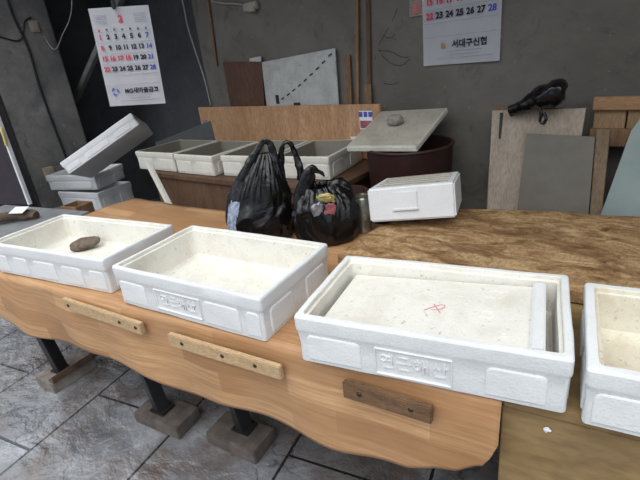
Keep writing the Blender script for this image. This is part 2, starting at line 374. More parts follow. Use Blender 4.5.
def crate_mesh(w, d, h, wall=0.024, fl=0.022, rim=0.045, tap=0.004, ledge=True, panels=None, seed=0, lip=0.0035, rough_=0.0011, cr=0.010, notch=None):
    bm = bmesh.new(); hw, hd = w / 2, d / 2; zr = h - rim; iw, idp = hw - wall, hd - wall
    L = [(hw - tap - .005, hd - tap - .005, cr, 0.0, 0), (hw - tap - .001, hd - tap - .001, cr, 0.003, 0), (hw - tap, hd - tap, cr, 0.008, 0),
         (hw - lip - tap * .5, hd - lip - tap * .5, cr, zr * .55, 0), (hw - lip, hd - lip, cr, zr - .004, 0), (hw - .001, hd - .001, cr, zr + .002, 0), (hw, hd, cr, zr + .008, 0),
         (hw, hd, cr, h - .006, 0), (hw - .002, hd - .002, cr, h - .0015, 0), (hw - .005, hd - .005, cr, h, 0)]
    if ledge:
        L += [(iw + .010, idp + .010, .012, h, 0), (iw + .008, idp + .008, .012, h - .002, 1), (iw + .007, idp + .007, .012, h - .012, 1), (iw, idp, .012, h - .014, 1)]
    else:
        L += [(iw + .004, idp + .004, .012, h, 0), (iw, idp, .012, h - .004, 1)]
    L += [(iw - .002, idp - .002, .012, h * .55, 1), (iw - .005, idp - .005, .012, fl + .012, 1), (iw - .012, idp - .012, .012, fl + .003, 1), (iw - .022, idp - .022, .012, fl, 1)]
    rings = []
    for (a, b, r, z, mi) in L:
        ring = []
        for p in rring(a, b, r, z):
            q = p + noise.noise_vector(p * 9 + Vector((seed, seed, 0))) * rough_ * 1.6 + noise.noise_vector(p * 60 + Vector((seed, 0, 0))) * rough_ * .7
            if z < .001: q.z = 0
            ring.append(bm.verts.new(q))
        rings.append((ring, mi))
    n = len(rings[0][0])
    for i in range(len(rings) - 1):
        for k in range(n):
            f = bm.faces.new((rings[i][0][k], rings[i][0][(k + 1) % n], rings[i + 1][0][(k + 1) % n], rings[i + 1][0][k])); f.material_index = rings[i + 1][1]
    bm.faces.new(rings[0][0][::-1]).material_index = 0
    # inside floor as a grid-free fan with a centre vertex
    f = bm.faces.new(rings[-1][0]); f.material_index = 1
    # raised arched panels on the outside faces
    for (side, u0, u1, z0, z1) in (panels or []):
        r = min(.014, (u1 - u0) * .3); pts = []
        prof = [(u0, z0), (u1, z0)]
        for k in range(5):
            a = R(90 * k / 4); prof.append((u1 - r + r * math.cos(a), z1 - r + r * math.sin(a)))
        for k in range(5):
            a = R(90 + 90 * k / 4); prof.append((u0 + r + r * math.cos(a), z1 - r + r * math.sin(a)))
        outs, mids, ins = [], [], []
        for (u, z) in prof:
            base = (hd if side in 'fb' else hw) - tap + (tap - lip) * (z / zr) 
            for lst, off, sh in ((ins, -.006, 1.0), (mids, .0015, 1.0), (outs, .0030, .0)):
                uu, zz = u, z
                if sh == 0.0:
                    uc, zc = (u0 + u1) / 2, (z0 + z1) / 2
                    uu = uc + (u - uc) * (1 - .006 / (u1 - u0)); zz = zc + (z - zc) * (1 - .006 / (z1 - z0))
                dd = base + off
                p = {'f': (uu, -dd, zz), 'b': (-uu, dd, zz), 'r': (dd, uu, zz), 'l': (-dd, -uu, zz)}[side]
                lst.append(bm.verts.new(p))
        m = len(prof)
        for A_, B_ in ((ins, mids), (mids, outs)):
            for k in range(m): bm.faces.new((A_[k], A_[(k + 1) % m], B_[(k + 1) % m], B_[k]))
        bm.faces.new(outs); bm.faces.new(ins[::-1])
    return bm

def std_panels(w, d, h, rim=0.045, front=None):
    z0, z1 = .014, h - rim - .008; P = []
    fr = front or [(-.47, -.30), (-.21, .10), (.19, .40)]
    for a, b in fr: P += [('f', a * w, b * w, z0, z1), ('b', a * w, b * w, z0, z1)]
    for a, b in ((-.40, -.10), (.10, .40)): P += [('r', a * d, b * d, z0, z1), ('l', a * d, b * d, z0, z1)]
    return P

def crate(name, w, d, h, loc, rot, label, cat='box', group=None, mats=('foam', 'foam_in'), seed=0, front=None, panels=True, **k):
    t = empty(name, loc, rot, label, cat, group)
    rim = k.get('rim', .045)
    obj('crate_body', crate_mesh(w, d, h, panels=std_panels(w, d, h, rim, front) if panels else None, seed=seed, **k), [M[mats[0]], M[mats[1]]], t, smooth=22)
    return t

def letter_frame(parent, w, d, h, u0, u1, z0, z1, s, off):
    """embossed lettering plate on the crate front"""
    bm = bmesh.new(); y = -(d / 2) + off
    for a in (u0, u1): box(bm, (a, y, (z0 + z1) / 2), (.0028, .008, z1 - z0), bevel=.0008)
    for z in (z0, z1): box(bm, ((u0 + u1) / 2, y, z), (u1 - u0, .008, .0028), bevel=.0008)
    text_into(bm, s, (z1 - z0) * .62, Matrix.Translation(((u0 + u1) / 2, y + .0005, (z0 + z1) / 2)) @ Matrix.Rotation(R(90), 4, 'X'), extrude=.0030, bold=-.0004)
    return obj('embossed_lettering', bm, M['foam'], parent, smooth=0)

TOP = 0.670
FG = 'white foam crates along the front of the tables'
# front row, left to right
c1 = crate('foam_crate', .715, .368, .141, (-1.992, .668, TOP + .004), (R(-.4), R(.5), R(14.2)),
      'leftmost open white foam crate on the table front, holding one brown stone', group=FG, seed=1, front=[(-.47, -.36), (-.30, -.17), (-.11, .08), (.14, .30), (.36, .475)])
c2 = crate('foam_crate', .634, .393, .146, (-1.218, .811, TOP + .004), (0, R(.8), R(10.4)),
      'empty open white foam crate with stained floor, second from left on table front', group=FG, seed=2, front=[(-.47, -.27), (-.20, -.19), (.14, .36), (.40, .475)])
letter_frame(c2, .634, .393, .146, -.125, .075, .022, .092, '연근해산', .0035)
bm = bmesh.new(); text_into(bm, '5', .030, Matrix.Translation((.3095, .125, .085)) @ Matrix.Rotation(R(90), 4, 'Z') @ Matrix.Rotation(R(90), 4, 'X'), extrude=.003)
box(bm, (.3095, .105, .092), (.005, .003, .016)); box(bm, (.3095, .110, .080), (.005, .012, .003))
obj('ink_mark', bm, M['ink'], c2, smooth=0)
c3 = crate('foam_crate', .626, .370, .141, (-.483, .926, TOP + .002), (0, 0, R(15.4)),
      'big white foam crate with raised lettering and a lid board sunk inside it', group=FG, seed=3, wall=.027, front=[(-.45, -.22), (.24, .43)], fl=.03)
letter_frame(c3, .626, .370, .141, -.100, .078, .014, .086, '연근해산', .0035)
c4 = crate('foam_crate', .63, .358, .141, (.157, 1.063, TOP + .002), (0, 0, R(12.9)),
      'rightmost white foam crate with brown specks inside, cut off by the frame', group=FG, mats=('foam', 'foam_brown_in'), seed=4, wall=.03)

# lid board lying inside crate 3
t = empty('inner_board', (-.483, .926, TOP + .076), (0, 0, R(15.4)), 'white foam lid board with red cross mark, sunk inside the lettered crate', 'lid')
bm = bmesh.new()
rt = Matrix.Rotation(R(-2.4), 3, 'Y')
box(bm, rt @ Vector((-.010, 0, .022)), (.520, .300, .016), rot=rt, bevel=.004)
for (rx, ry, rr) in ((.145, -.01, .018), (.155, .09, .024), (.07, .075, .010), (.19, -.09, .007)):
    c = rt @ Vector((rx - .01, ry, .0305))
    pts = [c + rt @ Vector((math.cos(R(a)) * rr, math.sin(R(a)) * rr * .8, 0)) for a in range(0, 331, 22)]
    tube(bm, pts, .0016, 5)
obj('lid_board', bm, M['foam_in'], t)
bm = bmesh.new(); box(bm, rt @ Vector((.248, 0, .030)), (.030, .300, .030), rot=rt, bevel=.004); obj('raised_strip', bm, M['foam'], t)
bm = bmesh.new()
mk = lambda x, y: rt @ Vector((x, y, .0312))
for st in ([(-.03, -.055), (-.01, -.035), (.010, -.02), (.018, -.03), (.006, -.045), (-.012, -.05)], [(-.012, -.02), (.0, -.04), (.012, -.06)]):
    tube(bm, smooth_path([mk(x + .012, y + .035) for x, y in st], 5), .0013, 5, flat=.4, updir=(0, 0, 1))
obj('red_mark', bm, M['mark'], t)

# stones
def stone(name, loc, s, rz, m, label, seed):
    bm = bmesh.new(); bmesh.ops.create_icosphere(bm, subdivisions=4, radius=1)
    for v in bm.verts:
        k = 1 + .16 * noise.noise(v.co * 1.3 + Vector((seed, 0, 0))) + .05 * noise.noise(v.co * 4 + Vector((seed, 0, 0)))
        v.co = Vector((v.co.x * s[0], v.co.y * s[1], v.co.z * s[2])) * k
    o = obj(name, bm, m, smooth=180); o.location = loc; o.rotation_euler = rz; tag(o, label, 'stone'); return o
stone('stone', (-2.122, .718, .722), (.070, .040, .028), (0, R(-6), R(48)), M['stone'], 'smooth brown oval stone lying in the leftmost open crate', 1)

# ---------------------------------------------------------------- table with oak-print cover
TA = R(11.38); TO = Vector((-.257, .800, 0))
def tl(x, y, z): return TO + Vector((math.cos(TA) * x - math.sin(TA) * y, math.sin(TA) * x + math.cos(TA) * y, z))
tab = empty('display_table', TO, (0, 0, TA), 'long low table under the oak print cover, steel legs on bricks', 'table')
bm = bmesh.new(); box(bm, (-1.2, .48, .645), (2.34, .92, .036), bevel=.003)
box(bm, (-1.2, .05, .585), (2.25, .03, .085)); box(bm, (-1.2, .90, .585), (2.25, .03, .085))
obj('tabletop', bm, M['bench'], tab)
feet = [((-2.345, .496), (-.10, -.03)), ((-1.631, .640), (-.12, .0)), ((-1.240, .775), (-.09, .0))]
back = [(-2.55, 1.25), (-1.7, 1.44), (-.75, 1.45)]
Rt = Matrix.Rotation(-TA, 3, 'Z')
def leg_bm(p, q, w=.045):
    bm = bmesh.new(); p, q = Vector(p), Vector(q); dz = (q - p)
    quat = dz.to_track_quat('Z', 'Y').to_matrix()
    box(bm, (p + q) / 2, (w, w * .8, dz.length), rot=quat, bevel=.003)
    box(bm, p + Vector((0, 0, .004)), (w * 1.5, w * 1.3, .008), bevel=.002)
    return bm
for (fx, fy), (dx, dy) in feet:
    p = Rt @ (Vector((fx, fy, .064)) - TO); q = p + Rt @ Vector((dx, dy, .56))
    obj('leg', leg_bm(p, q, .055), M['metal_dark'], tab)
for fx, fy in back:
    p = Rt @ (Vector((fx, fy, .004)) - TO); q = p + Vector((.05, -.04, .60)); obj('leg', leg_bm(p, q), M['metal_dark'], tab)

def interp(xs, x):
    for (a, va), (b, vb) in zip(xs, xs[1:]):
        if x <= b:
            t = max(0, min(1, (x - a) / (b - a))); t = t * t * (3 - 2 * t); return va + (vb - va) * t
    return xs[-1][1]
bot = [(-2.42, .50), (-2.26, .475), (-2.12, .42), (-1.99, .387), (-1.75, .385), (-1.55, .406), (-1.30, .405), (-1.02, .356), (-.77, .374), (-.60, .366), (-.46, .362), (-.244, .382), (-.11, .432), (-.028, .480), (0, .56)]
backy = [(-2.43, 1.06), (-2.2, 1.03), (-1.9, .975), (-1.5, .955), (-.9, .96), (0, .955)]
bm = bmesh.new(); uvl = bm.loops.layers.uv.new('UVMap'); NX = 150; NT_, NF = 26, 22
grid = []; uvs = []
for i in range(NX + 1):
    x = -2.43 + 2.43 * i / NX; by = interp(backy, x); zb = interp(bot, x); colv = []; cu = []
    wave = .006 * math.sin(x * 7 + 1) + .004 * math.sin(x * 17) + .006 * noise.noise(Vector((x * 3, 0, 0)))
    for j in range(NT_ + 1):                        # top, back to front
        y = by + (.022 - by) * j / NT_
        z = TOP + .001 + .0014 * noise.noise(Vector((x * 5, y * 5, 3)))
        if y > .88: z -= (y - .88) * .10
        colv.append(Vector((x + .0 * y, y, z))); cu.append(by - y)
    R0 = .022
    for j in range(1, 6):                           # rounded fold
        a = R(90) * j / 5; colv.append(Vector((x, .022 - R0 * math.sin(a) + wave * .3 * j / 5, TOP - R0 * (1 - math.cos(a))))); cu.append(by + .006 * j)
    zt = TOP - R0; H = zt - zb
    for j in range(1, NF + 1):
        s_ = j / NF; z = zt - H * s_
        out = -.004 * s_ + wave * (.3 + 1.5 * s_) * 1.2 - .012 * math.sin(s_ * 3.1) * (0.4 + .6 * noise.noise(Vector((x * 4, 7, 0))))
        endc = max(0, 1 - (0 - x) / .12); out -= .022 * endc * endc * s_
        endl = max(0, 1 - (x + 2.43) / .25); out -= .03 * endl * s_
        colv.append(Vector((x, out, z))); cu.append(by + .03 + H * s_)
    grid.append([bm.verts.new(v) for v in colv]); uvs.append([(x, c) for c in cu])
for i in range(NX):
    for j in range(len(grid[0]) - 1):
        f = bm.faces.new((grid[i][j], grid[i + 1][j], grid[i + 1][j + 1], grid[i][j + 1]))
        for lp, (a, b) in zip(f.loops, ((i, j), (i + 1, j), (i + 1, j + 1), (i, j + 1))): lp[uvl].uv = uvs[a][b]
cover = obj('table_cover', bm, M['vinyl'], smooth=60); cover.location = TO; cover.rotation_euler = (0, 0, TA)
md = cover.modifiers.new('thickness', 'SOLIDIFY'); md.thickness = .002; md.offset = 0
tag(cover, 'oak wood print vinyl sheet over the long table, wavy flap hanging in front', 'tablecloth')

# battens nailed on the flap
def batten(x0, x1, zl, zr, m, label, nails, hgt=.046):
    cx = (x0 + x1) / 2; L_ = math.hypot(x1 - x0, zr - zl); a = math.atan2(zr - zl, x1 - x0)
    t = empty('wooden_batten', tl(cx, -.026, (zl + zr) / 2), (0, -a, TA), label, 'batten', 'wooden battens nailed to the cover flap')
    bm = bmesh.new(); box(bm, (0, 0, 0), (L_, .018, hgt), bevel=.0025)
    for v in bm.verts: v.co += noise.noise_vector(v.co * 20 + Vector((x0, 0, 0))) * .0015
    obj('strip', bm, m, t)
    for nx in nails:
        bm = bmesh.new(); lathe(bm, [(.006, -.002), (.007, 0), (.005, .0025), (.001, .003)], 12)
        bmesh.ops.rotate(bm, verts=bm.verts, cent=(0, 0, 0), matrix=Matrix.Rotation(R(90), 3, 'X'))
        bmesh.ops.translate(bm, verts=bm.verts, vec=(nx * L_, -.0095, .002)); obj('nail', bm, M['nail'], t)
batten(-1.555, -1.130, .643, .624, M['batten'], 'pale wooden batten nailed on flap below the stone crate', (-.42, .25, .44))
batten(-1.005, -.570, .613, .606, M['batten'], 'pale wooden batten nailed on flap below the second crate', (-.36, .02, .30))
batten(-.376, -.145, .612, .608, M['batten_dark'], 'short dark weathered batten nailed on flap below the lettered crate', (-.30, .28), .050)

# bricks under the legs
def brick(loc, s, rz, m, label):
    bm = bmesh.new(); box(bm, (0, 0, s[2] / 2), s, bevel=.004)
    bmesh.ops.subdivide_edges(bm, edges=bm.edges, cuts=2)
    for v in bm.verts:
        if v.co.z > .001: v.co += noise.noise_vector(v.co * 25 + Vector(loc)) * .003
    o = obj('brick', bm, m, smooth=50); o.location = loc; o.rotation_euler = (0, 0, rz); tag(o, label, 'brick', 'bricks under the table legs')
brick((-2.365, .520, 0), (.165, .235, .06), R(8), M['brick_pale'], 'pale brick under the leftmost table leg')
bm = bmesh.new(); box(bm, (0, 0, .0), (.045, .24, .008)); box(bm, (.022, 0, .014), (.006, .24, .036), bevel=.001)
o = obj('steel_bracket', bm, M['rust']); o.location = (-2.300, .540, .0665); o.rotation_euler = (0, 0, R(8)); tag(o, 'dark steel angle lying on the pale brick at the leftmost leg', 'bracket')
brick((-1.618, .648, 0), (.26, .135, .06), R(12), M['brick'], 'concrete brick under the middle table leg')
brick((-1.250, .755, 0), (.25, .135, .06), R(10), M['brick'], 'dark brick under the right one of the three legs')

# ---------------------------------------------------------------- second table on the right
t2 = empty('side_table', TO + Vector((.012, .004, 0)), (0, 0, TA), 'beige lino topped table under the rightmost crate, boarded front', 'table')
bm = bmesh.new(); box(bm, (.453, .51, .655), (.93, .98, .026), bevel=.003); obj('tabletop', bm, M['cover2'], t2)
bm = bmesh.new(); box(bm, (.444, .030, .36), (.915, .014, .56), bevel=.002); obj('front_board', bm, M['cover2'], t2)
for x, y in ((.04, .10), (.88, .10), (.04, .96), (.88, .96)):
    bm = bmesh.new(); box(bm, (x, y, .321), (.05, .05, .642), bevel=.003); obj('leg', bm, M['post'], t2)
bm = bmesh.new()
bmesh.ops.create_icosphere(bm, subdivisions=3, radius=.0085)
for v in bm.verts:
    v.co += noise.noise_vector(v.co * 90) * .007; v.co.y *= .35
o = obj('plastic_scrap', bm, M['paper'], smooth=0); o.location = (TO + Vector((.012, .004, 0)) + Matrix.Rotation(TA, 3, 'Z') @ Vector((.080, .018, .610)))
tag(o, 'small white scrap stuck on the beige front board', 'scrap')

# thick rough timber slab
bm = bmesh.new(); NXs, NYs = 90, 34
def slab_pt(u, v):
    x = -1.00 + 1.62 * u
    yf = 1.175 + (x + 1.0) * .165 + .014 * math.sin(x * 6) + .012 * noise.noise(Vector((x * 6, 0, 0)))
    yb = 1.70 + (x + 1.0) * .20 + .012 * noise.noise(Vector((x * 5, 9, 0))) + .10 * (1 - math.exp(-max(0, x + 1.0) * 6))
    y = yf + (yb - yf) * v
    x += -.07 * math.sin(v * math.pi) * (1 - u) * .6 + .05 * v * (1 - u) * 1.2 + .008 * noise.noise(Vector((0, y * 14, 0))) * (1 - u)
    return x, y
ztop = .722
top = [[None] * (NYs + 1) for _ in range(NXs + 1)]; low = [[None] * (NYs + 1) for _ in range(NXs + 1)]
for i in range(NXs + 1):
    for j in range(NYs + 1):
        x, y = slab_pt(i / NXs, j / NYs)
        ed = min(i, (NXs - i), j, NYs - j)
        z = ztop + .003 * noise.noise(Vector((x * 5, y * 12, 0))) + .0016 * noise.noise(Vector((x * 30, y * 60, 0))) - (.010 if ed == 0 else 0)
        top[i][j] = bm.verts.new((x, y, z)); low[i][j] = bm.verts.new((x, y, .6745))
for i in range(NXs):
    for j in range(NYs):
        bm.faces.new((top[i][j], top[i + 1][j], top[i + 1][j + 1], top[i][j + 1])); bm.faces.new((low[i][j], low[i][j + 1], low[i + 1][j + 1], low[i + 1][j]))
for i in range(NXs):
    for j in (0, NYs): bm.faces.new((top[i][j], top[i + 1][j], low[i + 1][j], low[i][j]))
for j in range(NYs):
    for i in (0, NXs): bm.faces.new((top[i][j], top[i][j + 1], low[i][j + 1], low[i][j]))
o = obj('timber_slab', bm, M['slab'], smooth=60); tag(o, 'thick rough brown timber slab lying behind the front crates', 'board')

# ---------------------------------------------------------------- black bags
def bag_body(rings, seed, n=128, amp=.010, close_top=True, sub=8):
    """rings: (cx, cy, z, rx, ry); smooth loft with crumple"""
    bm = bmesh.new(); P = [Vector(r[:3]) for r in rings]; S = [Vector((r[3], r[4], 0)) for r in rings]
    pp = smooth_path(P, sub); ss = smooth_path(S, sub); vr = []
    for k, (p, s_) in enumerate(zip(pp, ss)):
        ring = []
        for i in range(n):
            th = 2 * math.pi * i / n; q = Vector((math.cos(th), math.sin(th), 0))
            v = p + Vector((q.x * max(s_.x, .001), q.y * max(s_.y, .001), 0))
            am = amp * min(1, (s_.x + s_.y) / .16)
            w_ = Vector((q.x * 1.1, q.y * 1.1, v.z * 4.5 + seed)); w_ += noise.noise_vector(w_ * 1.1) * .7
            r1 = 1 - min(1, abs(noise.noise(w_ * 1.3)) * 2.4); r2 = 1 - min(1, abs(noise.noise(w_ * 2.8 + Vector((5, 0, 0)))) * 2.6)
            r3 = 1 - min(1, abs(noise.noise(Vector((q.x * 7, q.y * 7, v.z * 2 + seed)))) * 3)
            up_ = min(1, max(0, (v.z - .12) / .15))
            v += q * am * (r1 * 1.0 + r2 * .22 + r3 * .7 * up_ - .6); v.z += noise.noise(w_ * 2) * am * .4
            v.z = max(v.z, 0.0); ring.append(bm.verts.new(v))
        vr.append(ring)
    for a in range(len(vr) - 1):
        for i in range(n): bm.faces.new((vr[a][i], vr[a][(i + 1) % n], vr[a + 1][(i + 1) % n], vr[a + 1][i]))
    bm.faces.new(vr[0][::-1])
    if close_top: bm.faces.new(vr[-1])
    return bm

BZ = R(48)
b1 = empty('plastic_bag', (-1.470, 1.235, TOP + .004), (0, 0, BZ), 'tall black plastic bag with its handles standing up, left of the pair', 'bag', 'black plastic bags on the oak print table')
rg = [(-.004, 0, 0, .125, .09), (-.004, 0, .015, .142, .11), (-.004, 0, .06, .150, .112), (-.002, 0, .12, .150, .108), (.006, 0, .19, .136, .095), (.018, 0, .25, .112, .08), (.034, 0, .31, .082, .055), (.048, 0, .35, .056, .035), (.056, 0, .375, .034, .018)]
bm = bag_body(rg, 3.3, amp=.013)
for f in bm.faces:                                   # pale blue patch on the left flank
    c_ = f.calc_center_median(); a_ = math.degrees(math.atan2(c_.y, c_.x)) % 360
    if .05 < c_.z < .20 and 190 + (c_.z - .05) * 60 < a_ < 216 + (c_.z - .05) * 40: f.material_index = 1
obj('bag_body', bm, [M['bag'], M['print']], b1, smooth=50)
def handle(parent, pts, r, fl=.35, name='handle', rad=None):
    bm = bmesh.new(); p = smooth_path(pts, 7); n = len(p)
    rr_ = [r * (1.7 - 1.1 * math.sin(math.pi * i / (n - 1))) for i in range(n)] if not rad else [rad[min(i // 7, len(rad) - 1)] * (1 - i % 7 / 7) + rad[min(i // 7 + 1, len(rad) - 1)] * (i % 7 / 7) for i in range(n)]
    tube(bm, p, rr_, 12, flat=fl, updir=(0, 1, .01), nz=.006)
    return obj(name, bm, M['bag'], parent, smooth=70)
handle(b1, [(-.095, -.045, .15), (-.055, -.04, .25), (-.008, -.025, .35), (.036, -.012, .400), (.066, -.01, .424), (.088, -.01, .405), (.094, -.015, .35), (.096, -.03, .28), (.100, -.05, .17)], .019, .35)
handle(b1, [(.105, .02, .24), (.118, .02, .32), (.132, .02, .375), (.150, .02, .402), (.172, .02, .396), (.186, .02, .35), (.196, .01, .30), (.202, .0, .24)], .014, .5)
b2 = empty('plastic_bag', (-1.195, 1.350, TOP + .004), (0, 0, BZ), 'squat open black plastic bag showing colourful wrappers, right of the pair', 'bag', 'black plastic bags on the oak print table')
rg = [(.004, 0, 0, .108, .08), (.004, 0, .012, .126, .095), (.004, 0, .05, .136, .10), (.004, 0, .10, .136, .10), (.004, .004, .15, .130, .092), (.002, .010, .185, .116, .080), (-.002, .016, .215, .096, .066), (-.006, .02, .235, .078, .052), (-.006, .018, .225, .066, .044), (-.004, .012, .195, .066, .044)]
obj('bag_body', bag_body(rg, 9.1, amp=.016), M['bag'], b2, smooth=50)
handle(b2, [(-.095, -.01, .12), (-.080, .0, .20), (-.060, .0, .265), (-.035, .0, .305), (-.012, .0, .298), (.012, .0, .275)], .0, .45, 'torn_handle', [.045, .040, .032, .022, .010, .003])
handle(b2, [(.035, .0, .19), (.062, .01, .225), (.092, .01, .218), (.118, .0, .175)], .0, .6, 'gathered_edge', [.022, .028, .026, .012])
for i, (p, s, r_, m, lb) in enumerate([((.000, -.064, .196), (.034, .012, .022), (R(25), 0, R(-10)), 'wrap_y', 'crumpled yellow wrapper sticking out of the squat bag'),
        ((.012, -.086, .158), (.020, .010, .024), (R(10), R(20), 0), 'pink', 'pink wrapper below the yellow one in the squat bag'),
        ((-.038, -.082, .160), (.022, .010, .028), (R(15), R(-15), R(10)), 'wrap_w', 'silvery wrapper at left of the squat bag opening')]):
    bm = bmesh.new(); box(bm, (0, 0, 0), (2, 2, 2), bevel=.3)
    bmesh.ops.subdivide_edges(bm, edges=bm.edges, cuts=3, use_grid_fill=True)
    for v in bm.verts:
        v.co += noise.noise_vector(v.co * 2.1 + Vector((i * 5, 0, 0))) * .35; v.co = Vector((v.co.x * s[0], v.co.y * s[1], v.co.z * s[2]))
    o = obj('snack_wrapper', bm, M[m], smooth=30); o.location = b2.location + Matrix.Rotation(BZ, 3, 'Z') @ Vector(p); o.rotation_euler = (r_[0], r_[1], r_[2] + BZ)
    tag(o, lb, 'wrapper', 'wrappers in the open bag')

# tin can
cn = empty('tin_can', (-1.095, 1.485, TOP + .003), (0, 0, 0), 'small dull metal can standing between black bag and small white box', 'can')
bm = bmesh.new(); lathe(bm, [(.028, 0), (.031, .004), (.031, .150), (.029, .156), (.026, .160), (.025, .164)], 28, wob=.02); obj('can_body', bm, M['can'], cn)
bm = bmesh.new(); lathe(bm, [(.0255, .160), (.0275, .162), (.0275, .167), (.025, .168), (.024, .163)], 28); obj('can_lid', bm, M['can'], cn)

# small white foam box on the slab (upside down, so its base is up)
wb = empty('foam_box', (-.920, 1.645, .737), (R(-9), R(-4.5), R(21.5)), 'small thick white foam box with a square hand notch, on the timber slab', 'box')
bm = bmesh.new(); w, d, h = .338, .36, .136
box(bm, (0, 0, h / 2), (w, d, h), bevel=.007, seg=3)
obj('box_body', bm, M['foam'], wb)
bm = bmesh.new()
for k in range(5): box(bm, (0, -d * .36 + k * d * .18, h + .0005), (w * .84, .03, .005), bevel=.002)
obj('ribbed_top', bm, M['lid'], wb)
bm = bmesh.new(); box(bm, (-.02, -d / 2 - .002, h * .60), (.095, .006, .07), bevel=.002); box(bm, (-.02, -d / 2 - .006, h * .34), (.10, .006, .010), bevel=.002)
obj('hand_notch', bm, M['foam'], wb)

# ---------------------------------------------------------------- back bench with crates
bn = empty('back_bench', (-2.27, 1.98, 0), (0, 0, R(3)), 'dark brown wooden bench holding the row of dirty crates', 'bench')
bm = bmesh.new(); box(bm, (0, 0, .737), (1.58, .68, .03), bevel=.003); obj('bench_top', bm, M['bench'], bn)
bm = bmesh.new(); box(bm, (0, -.31, .40), (1.54, .02, .64), bevel=.003); obj('front_board', bm, M['bench'], bn)
for x in (-.74, .74):
    bm = bmesh.new(); box(bm, (x, .02, .36), (.03, .60, .72), bevel=.003); obj('side_board', bm, M['bench'], bn)
BG = 'dirty foam crates on the back bench'
for i, (x, y, w, d, rz, lb) in enumerate([(-2.985, 1.845, .478, .42, 5, 'dirty white foam crate at the left end of the back bench row'),
        (-2.495, 1.876, .410, .44, 4, 'dirty white foam crate second from left in the back bench row'),
        (-2.065, 1.955, .405, .45, 9, 'dirty foam crate third from left in back row, half behind the tall bag'),
        (-1.715, 2.035, .330, .45, 11.5, 'dirty foam crate at the right end of back row beside the maroon tub')]):
    if i == 3: x = -1.79; w = .345
    if i == 2: x = -2.185; w = .385
    if i == 1: x = -2.588; w = .385
    if i == 0: x = -3.03; w = .44
    c = crate('foam_crate', w, d, .130, (x, y + .01, .754), (0, 0, R(rz)), lb, group=BG, mats=('foam_dirty', 'foam_shaded_in'), seed=10 + i, rim=.035, wall=.018, ledge=False, front=[(-.46, -.06), (.06, .46)])
# white stick under left crate
bm = bmesh.new(); box(bm, (0, 0, 0), (.035, .03, .52), bevel=.004); o = obj('foam_stick', bm, M['foam_dirty']); o.location = (-2.80, 1.50, .60); o.rotation_euler = (R(-6), R(-38), 0)
o.location = (-2.765, 1.52, .635); tag(o, 'white foam strip leaning under the leftmost back crate', 'strip')
# laminate panel behind the crates
pn = empty('laminate_panel', (-2.435, 2.333, .753), (0, 0, 0), 'long orange brown laminate panel behind the row of back crates', 'panel')
bm = bmesh.new(); box(bm, (0, 0, .170), (1.80, .022, .335), bevel=.003); obj('panel_board', bm, M['panel'], pn)
bm = bmesh.new(); box(bm, (.795, -.0125, .245), (.095, .003, .11)); obj('sticker', bm, M['paper'], pn)
bm = bmesh.new()
for k in range(3): box(bm, (.76 + k * .035, -.015, .28), (.026, .002, .03))
obj('sticker_blue_blocks', bm, M['ink_blue'], pn)
bm = bmesh.new(); box(bm, (.795, -.015, .22), (.085, .002, .045)); obj('sticker_pink_band', bm, M['pink'], pn)
bm = bmesh.new(); box(bm, (-.84, -.0125, .20), (.055, .003, .07)); obj('small_sticker', bm, M['stone_pale'], pn)
bm = bmesh.new(); box(bm, (.72, -.0135, .125), (.10, .006, .035), bevel=.001); obj('white_label', bm, M['foam'], pn)

# things leaning on the wall above the panel (standing on the bench top behind the panel)
bm = bmesh.new(); quadslab(bm, [(-2.960, 2.385, .754), (-2.60, 2.385, .754), (-2.535, 2.393, 1.392), (-2.965, 2.393, 1.415)], .010, (0, -1, 0), bevel=.002)
o = obj('square_board', bm, M['board_red']); o.location = (0, -.016, 0); tag(o, 'square dark reddish brown board leaning on the wall', 'board')
fb = empty('foam_board', (0, 0, 0), (0, 0, 0), 'grimy white foam board with dashed diagonal line, leaning on wall', 'board')
bm = bmesh.new(); quadslab(bm, [(-2.56, 2.372, .754), (-1.885, 2.372, .754), (-1.869, 2.378, 1.421), (-2.54, 2.378, 1.385)], .008, (0, -1, 0), bevel=.002)
quadslab(bm, [(-2.66, 2.374, 1.385), (-2.54, 2.374, 1.385), (-2.54, 2.378, 1.425), (-2.66, 2.378, 1.42)], .006, (0, -1, 0))
obj('board_sheet', bm, M['board_foam'], fb)
bm = bmesh.new()
for k in range(9):
    s_ = k / 8; box(bm, (-2.37 + .46 * s_, 2.3655, 1.135 + .20 * s_ + .05 * s_ * s_), (.030, .002, .008), rot=(0, -.45, 0))
box(bm, (-2.425, 2.3645, 1.13), (.03, .003, .06)); box(bm, (-2.24, 2.3645, 1.095), (.06, .003, .02))
obj('dark_marks', bm, M['ink'], fb, smooth=0)
def lean_stick(name, p, q, w, th, m, label, group=None):
    bm = bmesh.new(); p, q = Vector(p), Vector(q); dz = q - p
    X = Vector((1, 0, 0)); Zv = dz.normalized(); Yv = Zv.cross(X).normalized(); X = Yv.cross(Zv)
    box(bm, (p + q) / 2, (w, th, dz.length), rot=Matrix((X, Yv, Zv)).transposed(), bevel=.002)
    o = obj(name, bm, m); return tag(o, label, 'stick', group)
SG = 'wooden sticks leaning on the back wall'
lean_stick('wooden_stick', (-1.800, 2.368, .76), (-1.790, 2.385, 1.375), .042, .014, M['stick'], 'short wide brown wood strip beside the foam board', SG)
lean_stick('wooden_stick', (-1.752, 2.366, .76), (-1.672, 2.388, 1.90), .022, .014, M['stick'], 'thin tall pole running up out of the picture', SG)
lean_stick('wooden_stick', (-1.655, 2.362, .76), (-1.645, 2.372, 1.20), .05, .010, M['stick'], 'short light strip right of the thin tall pole', SG)
lean_stick('wooden_stick', (-1.668, 2.384, .76), (-1.612, 2.393, 1.85), .030, .006, M['bench'], 'tall dark strip right of the thin tall pole', SG)

